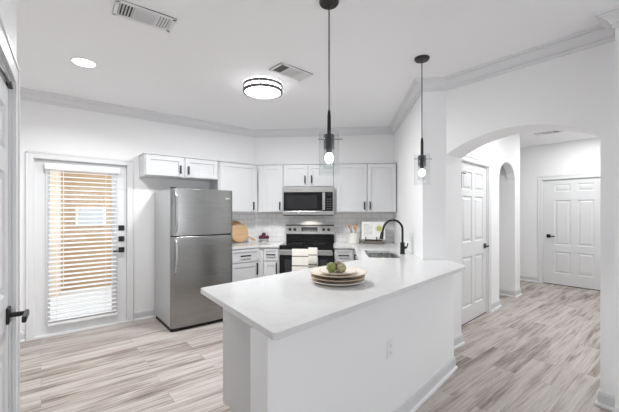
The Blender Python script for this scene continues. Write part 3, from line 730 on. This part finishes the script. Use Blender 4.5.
def artichoke(label, c, r, mt, tilt):
    t = thing('artichoke', label, 'artichoke', c)
    M = Matrix.Rotation(tilt[0], 4, 'X') @ Matrix.Rotation(tilt[1], 4, 'Y')
    m = MB(); m.sphere((0, 0, 0), r * .80, (1, 1, 1.0), 16, 10)
    for row in range(6):
        ph = -1.0 + row * .42; nn = max(5, int(11 * math.cos(ph * .8)))
        for k in range(nn):
            a = 2 * math.pi * (k + .5 * (row % 2)) / nn; q = Vector((math.cos(a) * math.cos(ph), math.sin(a) * math.cos(ph), math.sin(ph)))
            tp = Vector((math.cos(a) * math.cos(ph + .55), math.sin(a) * math.cos(ph + .55), math.sin(ph + .55))) * r * 1.10
            sd = Vector((-math.sin(a), math.cos(a), 0)) * r * .33; c0 = q * r * .80; cm = q * r * 1.0
            v = [m.bm.verts.new(x) for x in (c0 - sd * .8, cm - q * 0 + sd * 0, c0 + sd * .8, (q * r * .98 + tp) * .5 + sd * .7, tp, (q * r * .98 + tp) * .5 - sd * .7)]
            m.bm.faces.new((v[0], v[1], v[5])); m.bm.faces.new((v[1], v[2], v[3])); m.bm.faces.new((v[1], v[3], v[4])); m.bm.faces.new((v[1], v[4], v[5]))
    m.build('head', mt, t, M=M, smooth=False)
    MB().cyl((0, 0, -r * .7), (0, 0, -r * 1.05), r * .18, 10).build('stem', stem_m, t, M=M)
zA = CT1 + .0625 + .0085
cr = Vector((.774, -.633)); cf_ = Vector((.633, .774))
def A(right, fwd): q = Vector(PC) + cr * right + cf_ * fwd; return q.x, q.y
artichoke('green artichoke at the left of the three on the plate', (*A(-.046, -.015), zA + .032), .034, arti_m, (R(75), R(20)))
artichoke('pale olive artichoke at the right of the three on the plate', (*A(.020, -.032), zA + .030), .032, arti_b, (R(60), R(-50)))
artichoke('brownish artichoke leaning behind the other two on the plate', (*A(-.002, .035), zA + .032), .033, arti_p, (R(20), R(30)))

def round_board(label, loc, r, mt, rz, handle_ang, lean):
    t = thing('cutting_board', label, 'cutting board', loc, rz)
    m = MB(); n = 56; out = []
    for i in range(n):
        a = 2 * math.pi * i / n; d = abs((a - handle_ang + math.pi) % (2 * math.pi) - math.pi)
        if d < .10: continue
        out.append((r * math.cos(a), r * math.sin(a)))
    # handle as an outgrowth
    hv = Vector((math.cos(handle_ang), math.sin(handle_ang))); hs = Vector((-hv.y, hv.x)); L = .15
    hnd = [hv * (r * .985) - hs * .022, hv * (r + .03) - hs * .015, hv * (r + L - .02) - hs * .017, hv * (r + L) - hs * .008, hv * (r + L) + hs * .008, hv * (r + L - .02) + hs * .017, hv * (r + .03) + hs * .015, hv * (r * .985) + hs * .022]
    idx = next(i for i in range(len(out)) if math.atan2(out[i][1], out[i][0]) % (2 * math.pi) > handle_ang % (2 * math.pi)) if (handle_ang % (2 * math.pi)) < 2 * math.pi - .15 else len(out)
    out = out[:idx] + [tuple(p) for p in hnd] + out[idx:]
    m.prism(out, -.009, .009)
    M = Matrix.Rotation(lean, 4, 'X') @ Matrix.Translation((0, r, 0)) @ Matrix.Identity(4)
    b = m.build('board', mt, t, M=Matrix.Rotation(lean, 4, 'X') @ Matrix.Translation((0, r, 0)), bevel=.003)
    return t
round_board('large round pale wooden board with a handle leaning on the tile by the refrigerator', (2.395, 4.620, CT1 + .012), .148, board_w, 0, R(-27), R(78))
round_board('amber round wooden board mostly hidden behind the paler board', (2.335, 4.678, CT1 + .012), .168, board_d, 0, R(165), R(84))

# footed dish with dark fruit in the corner
FD = (2.79, 4.575)
fd = thing('footed_dish', 'small white footed dish of dark fruit in the counter corner', 'dish', (*FD, CT1))
MB().lathe([(0, .0), (.048, 0), (.045, .006), (.012, .012), (.012, .030), (.05, .034), (.088, .046), (.09, .050), (.086, .050), (.05, .040), (0, .038)], n=40).build('bowl', plastic, fd, smooth=True)
ci = 0
for lab, x, y, z in (('dark plum at the left end of the footed dish', -.054, .014, .072), ('dark plum in the front middle of the footed dish', .0, -.034, .070), ('dark plum at the right end of the footed dish', .056, -.014, .072), ('dark plum resting on top of the others in the footed dish', -.002, .006, .118)):
    q = Vector(FD) + cr * x + cf_ * y
    t = thing('plum', lab, 'fruit', (q.x, q.y, CT1 + z), 0, 'plums in the footed dish')
    MB().sphere((0, 0, 0), .034, (1, 1, .95)).build('flesh', plum, t, smooth=True)
    MB().cyl((0, 0, .026), (.003, 0, .038), .002, 6).build('stem', stem_m, t)

# crock of wooden utensils
ck = thing('utensil_crock', 'white ceramic crock of wooden utensils right of the range', 'crock', (*K(.175, 5.06), CT1))
MB().lathe([(0, 0), (.072, 0), (.079, .006), (.080, .05), (.078, .155), (.084, .160), (.082, .166), (.073, .164), (.071, .02), (0, .015)], n=40).build('pot', cream_w, ck, smooth=True)
for lab, dx, dy, tx, ty, L, kd in (('wooden spoon tilted furthest left in the white crock', .02, -.022, -.10, -.01, .27, 's'), ('wooden spatula standing left of centre in the white crock', -.002, .004, -.045, .0, .28, 'p'), ('wooden spoon with round bowl at centre of the white crock', .012, -.046, .01, -.03, .265, 's'), ('wooden slotted spatula tilted furthest right in the white crock', -.02, .034, .075, .02, .28, 'p')):
    q = Vector(K(.175 + dx, 5.06 + dy))
    t = thing('wooden_spoon' if kd == 's' else 'wooden_spatula', lab, 'utensil', (q.x, q.y, CT1 + .018), KR, 'utensils in the white crock')
    b = Vector((tx * .78, ty * .78, L * .76)); e = Vector((tx, ty, L)); ax = (e - b).normalized()
    MB().tube([(0, 0, 0), b * .5, b], .006, 8).build('handle', spoon_w, t, smooth=True)
    M = Matrix.Translation((b + e) / 2) @ ax.to_track_quat('Z', 'Y').to_matrix().to_4x4()
    if kd == 's': MB().sphere((0, 0, 0), .036, (.78, .28, 1.15), 16, 10).build('spoon_bowl', spoon_w, t, smooth=True, M=M)
    else:
        m = MB(); m.prism_axis([(-.012, -.045), (.012, -.045), (.028, -.01), (.030, .042), (-.030, .042), (-.028, -.01)], -.004, .004, 'y'); m.build('blade', spoon_w, t, bevel=.002, M=M)

# cookbook on a stand
cs = thing('book_stand', 'low dark stand holding the open cookbook under the double cabinet', 'stand', (*K(.47, 5.03), CT1), KR + R(-4))
MB().box(-.155, .155, -.055, -.03, 0.0, .042).box(-.15, -.12, -.03, .10, 0, .012).box(.12, .15, -.03, .10, 0, .012).build('ledge', mat('stand_grey_brown', (.17, .15, .13), .5), cs, bevel=.003)
M = Matrix.Rotation(R(-16), 4, 'X')
MB().box(-.13, .13, .020, .028, .02, .26, M).build('back_rest', mat('stand_grey_brown'), cs)
for x in (-.115, .045): MB().cyl((x, -.046, .04), (x, -.046, .095), .006, 10).sphere((x, -.046, .098), .010).build('page_peg', black_m, cs, smooth=True)
bk_ = thing('cookbook', 'open cookbook showing a photo of food on the dark stand', 'book', (*K(.47, 5.03), CT1 + .064), KR + R(-4))
def page(x0, x1, n=10, dome=.012):
    m = MB(); f = []
    for i in range(n + 1):
        t = i / n; f.append((x0 + (x1 - x0) * t, -.006 - dome * math.sin(math.pi * t) ** .7))
    m.prism(f + [(x1, .010), (x0, .010)], 0, .275); return m
page(-.175, 0).build('left_page', paper, bk_, M=M, smooth=True); page(0, .175).build('right_page', paper, bk_, M=M, smooth=True)
MB().box(-.18, .18, .010, .014, -.002, .279, M).build('cover', mat('book_cover', (.55, .52, .47), .6), bk_)
PM = M @ Matrix.Translation((.085, -.0185, .165)) @ Matrix.Rotation(R(90), 4, 'X')
MB().lathe([(0, 0), (.062, 0), (.062, .001), (0, .001)], M=PM).build('printed_dish', food_y, bk_)
MB().lathe([(0, .001), (.040, .001), (.040, .002), (0, .002)], M=PM).build('printed_salad', food_g, bk_)
m = MB()
for i in range(9): m.box(-.148, -.148 + (.12 if i % 4 else .08), -.0193, -.0186, .225 - i * .020, .229 - i * .020, M)
m.build('printed_text', mat('print_grey', (.35, .35, .35), .8), bk_)

# ------------------------------------------------------------------ lamps and vents
def pendant(label, x, y):
    t = thing('pendant_lamp', label, 'lamp', (x, y, H), 0, 'pendant lamps over the peninsula')
    MB().lathe([(0, 0), (.062, 0), (.062, -.012), (.055, -.022), (.012, -.026), (0, -.026)]).build('canopy', bronze, t, smooth=True)
    MB().cyl((0, 0, -.02), (0, 0, -.70), .0042, 8).build('cord', cord_m, t)
    MB().lathe([(0, -.69), (.008, -.69), (.0115, -.72), (.0125, -.845), (0, -.845)], n=20).build('stem', black_m, t, smooth=True)
    s_ = MB().lathe([(0, -.845), (.022, -.845), (.024, -.85), (.024, -.885), (.0, -.885)], n=28).build('socket', smoke, t, smooth=True)
    MB().lathe([(0, -.842), (.033, -.842), (.0345, -.846), (.0345, -.935), (.0325, -.935), (.0325, -.846), (0, -.846)], n=32).build('socket_cover', smoke_glass, t, smooth=True)
    MB().cyl((0, 0, -.88), (0, 0, -.960), .018, 20).build('bulb_holder', smoke, s_, smooth=True)
    MB().cyl((-.068 * cr.x, -.068 * cr.y, -.872), (.085 * cr.x, .085 * cr.y, -.872), .0035, 8).build('cross_pin', ring_m, t)
    MB().lathe([(.034, -.937), (.034, -1.055), (.032, -1.055), (.032, -.937), (.034, -.937)], n=32).build('inner_glass', glass, t, smooth=True)
    MB().lathe([(.064, -.832), (.064, -1.098), (.0615, -1.098), (.0615, -.832), (.064, -.832)], n=40).build('outer_glass', glass, t, smooth=True)
    MB().lathe([(0, -.945), (.013, -.955), (.022, -.970), (.027, -.988), (.025, -1.005), (.015, -1.018), (0, -1.022)], n=24).build('bulb', bulb_white, t, smooth=True)
pendant('black pendant lamp with glass cylinder over the middle of the peninsula', 1.405, 1.522)
pendant('black pendant lamp with glass cylinder beside the faucet and arch', 2.546, 1.577)
FLX, FLY = 1.785, 2.945
fl_ = thing('ceiling_light', 'round flush ceiling lamp with two metal rings over the kitchen', 'lamp', (FLX, FLY, H))
MB().lathe([(0, 0), (.165, 0), (.165, -.012), (.0, -.012)], n=48).build('base', vent_m, fl_, smooth=True)
MB().lathe([(0, -.012), (.186, -.012), (.188, -.03), (.188, -.084), (.18, -.087), (0, -.088)], n=56).build('diffuser', lamp_white, fl_, smooth=True)
for z in (-.026, -.080): MB().lathe([(.188, z + .013), (.203, z + .013), (.203, z - .013), (.184, z - .013), (.188, z + .013)], n=56).build('ring', lring_m, fl_, smooth=True)
for a in (R(55), R(175), R(-65), R(-128)): MB().cyl((.196 * math.cos(a), .196 * math.sin(a), -.03), (.196 * math.cos(a), .196 * math.sin(a), -.08), .004, 8).build('ring_post', ring_m, fl_)
disc('ceiling_lamp_light', (FLX, FLY, H - .0895), 48, .178, spread=178)
def recessed(label, x, y, r=.10, power=14, spread=150):
    t = thing('recessed_light', label, 'lamp', (x, y, H), 0)
    MB().lathe([(r - .014, 0), (r, 0), (r, -.006), (r - .006, -.009), (r - .014, -.009), (r - .014, 0)], n=40).build('trim_ring', plastic, t, smooth=True)
    MB().lathe([(0, 0), (r - .014, 0), (r - .014, -.006), (0, -.007)], n=40).build('lens', lamp_white, t, smooth=True)
    disc('recessed_lamp_light', (x, y, H - .012), power, r * .85, spread=spread)
recessed('round recessed ceiling light above the exterior door side', .295, 3.517, .10, 25)
recessed('round recessed ceiling light at the far end of the hall', 6.82, 1.33, .10, 19, 180)
recessed('added unseen recessed ceiling light in the hall just behind the arch', 4.75, 1.15, .10, 20, 165)  # extra light out of view, added to brighten the hall
def vent(label, c, rz, w, d, kind):
    t = thing('ceiling_vent', label, 'vent', (c[0], c[1], H), rz, 'ceiling vents')
    MB().box(-w / 2, w / 2, -d / 2, d / 2, -.004, 0).build('backing', cavity, t)
    MB().box(-w / 2, w / 2, -d / 2, -d / 2 + .022, -.012, 0).box(-w / 2, w / 2, d / 2 - .022, d / 2, -.012, 0).box(-w / 2, -w / 2 + .022, -d / 2, d / 2, -.012, 0).box(w / 2 - .022, w / 2, -d / 2, d / 2, -.012, 0).build('frame', vent_m, t, bevel=.002)
    m = MB(); a = w / 2 - .022; b = d / 2 - .022; th = w / 3 * .92
    def slat(cx, cy, L, ang, along):
        M = Matrix.Translation((cx, cy, -.007)) @ (Matrix.Rotation(ang, 4, 'Y') if along == 'y' else Matrix.Rotation(ang, 4, 'X'))
        if along == 'y': m.box(-.009, .009, -L / 2, L / 2, -.0008, .0008, M)
        else: m.box(-L / 2, L / 2, -.009, .009, -.0008, .0008, M)
    nE = 5; seg = 2 * a * .29
    for i in range(nE):
        slat(-a + seg * (i + .5) / nE, 0, 2 * b, R(-42), 'y'); slat(a - seg * (i + .5) / nE, 0, 2 * b, R(42), 'y')
    nM = 9; mid = 2 * a - 2 * seg
    for i in range(nM): slat(0, -b + 2 * b * (i + .5) / nM, mid, R(-62), 'x')
    m.box(-a + seg - .003, -a + seg + .003, -b, b, -.012, -.002).box(a - seg - .003, a - seg + .003, -b, b, -.012, -.002)
    m.build('louvers', vent_m, t)
vent('white ceiling vent nearest the camera near the recessed light', (.545, 2.425), R(-2), .36, .19, 0)
vent('white ceiling vent just behind the flush ceiling lamp', (1.835, 2.515), R(3), .375, .20, 0)
vent('white ceiling vent on the hall ceiling seen through the arch', (6.56, 1.72), R(90), .36, .16, 0)
# lamp under the microwave that lights the tile behind the range
disc('microwave_lamp_light', (*K(-.508, 5.05), 1.352), 2.6, .05, (1, .93, .84))
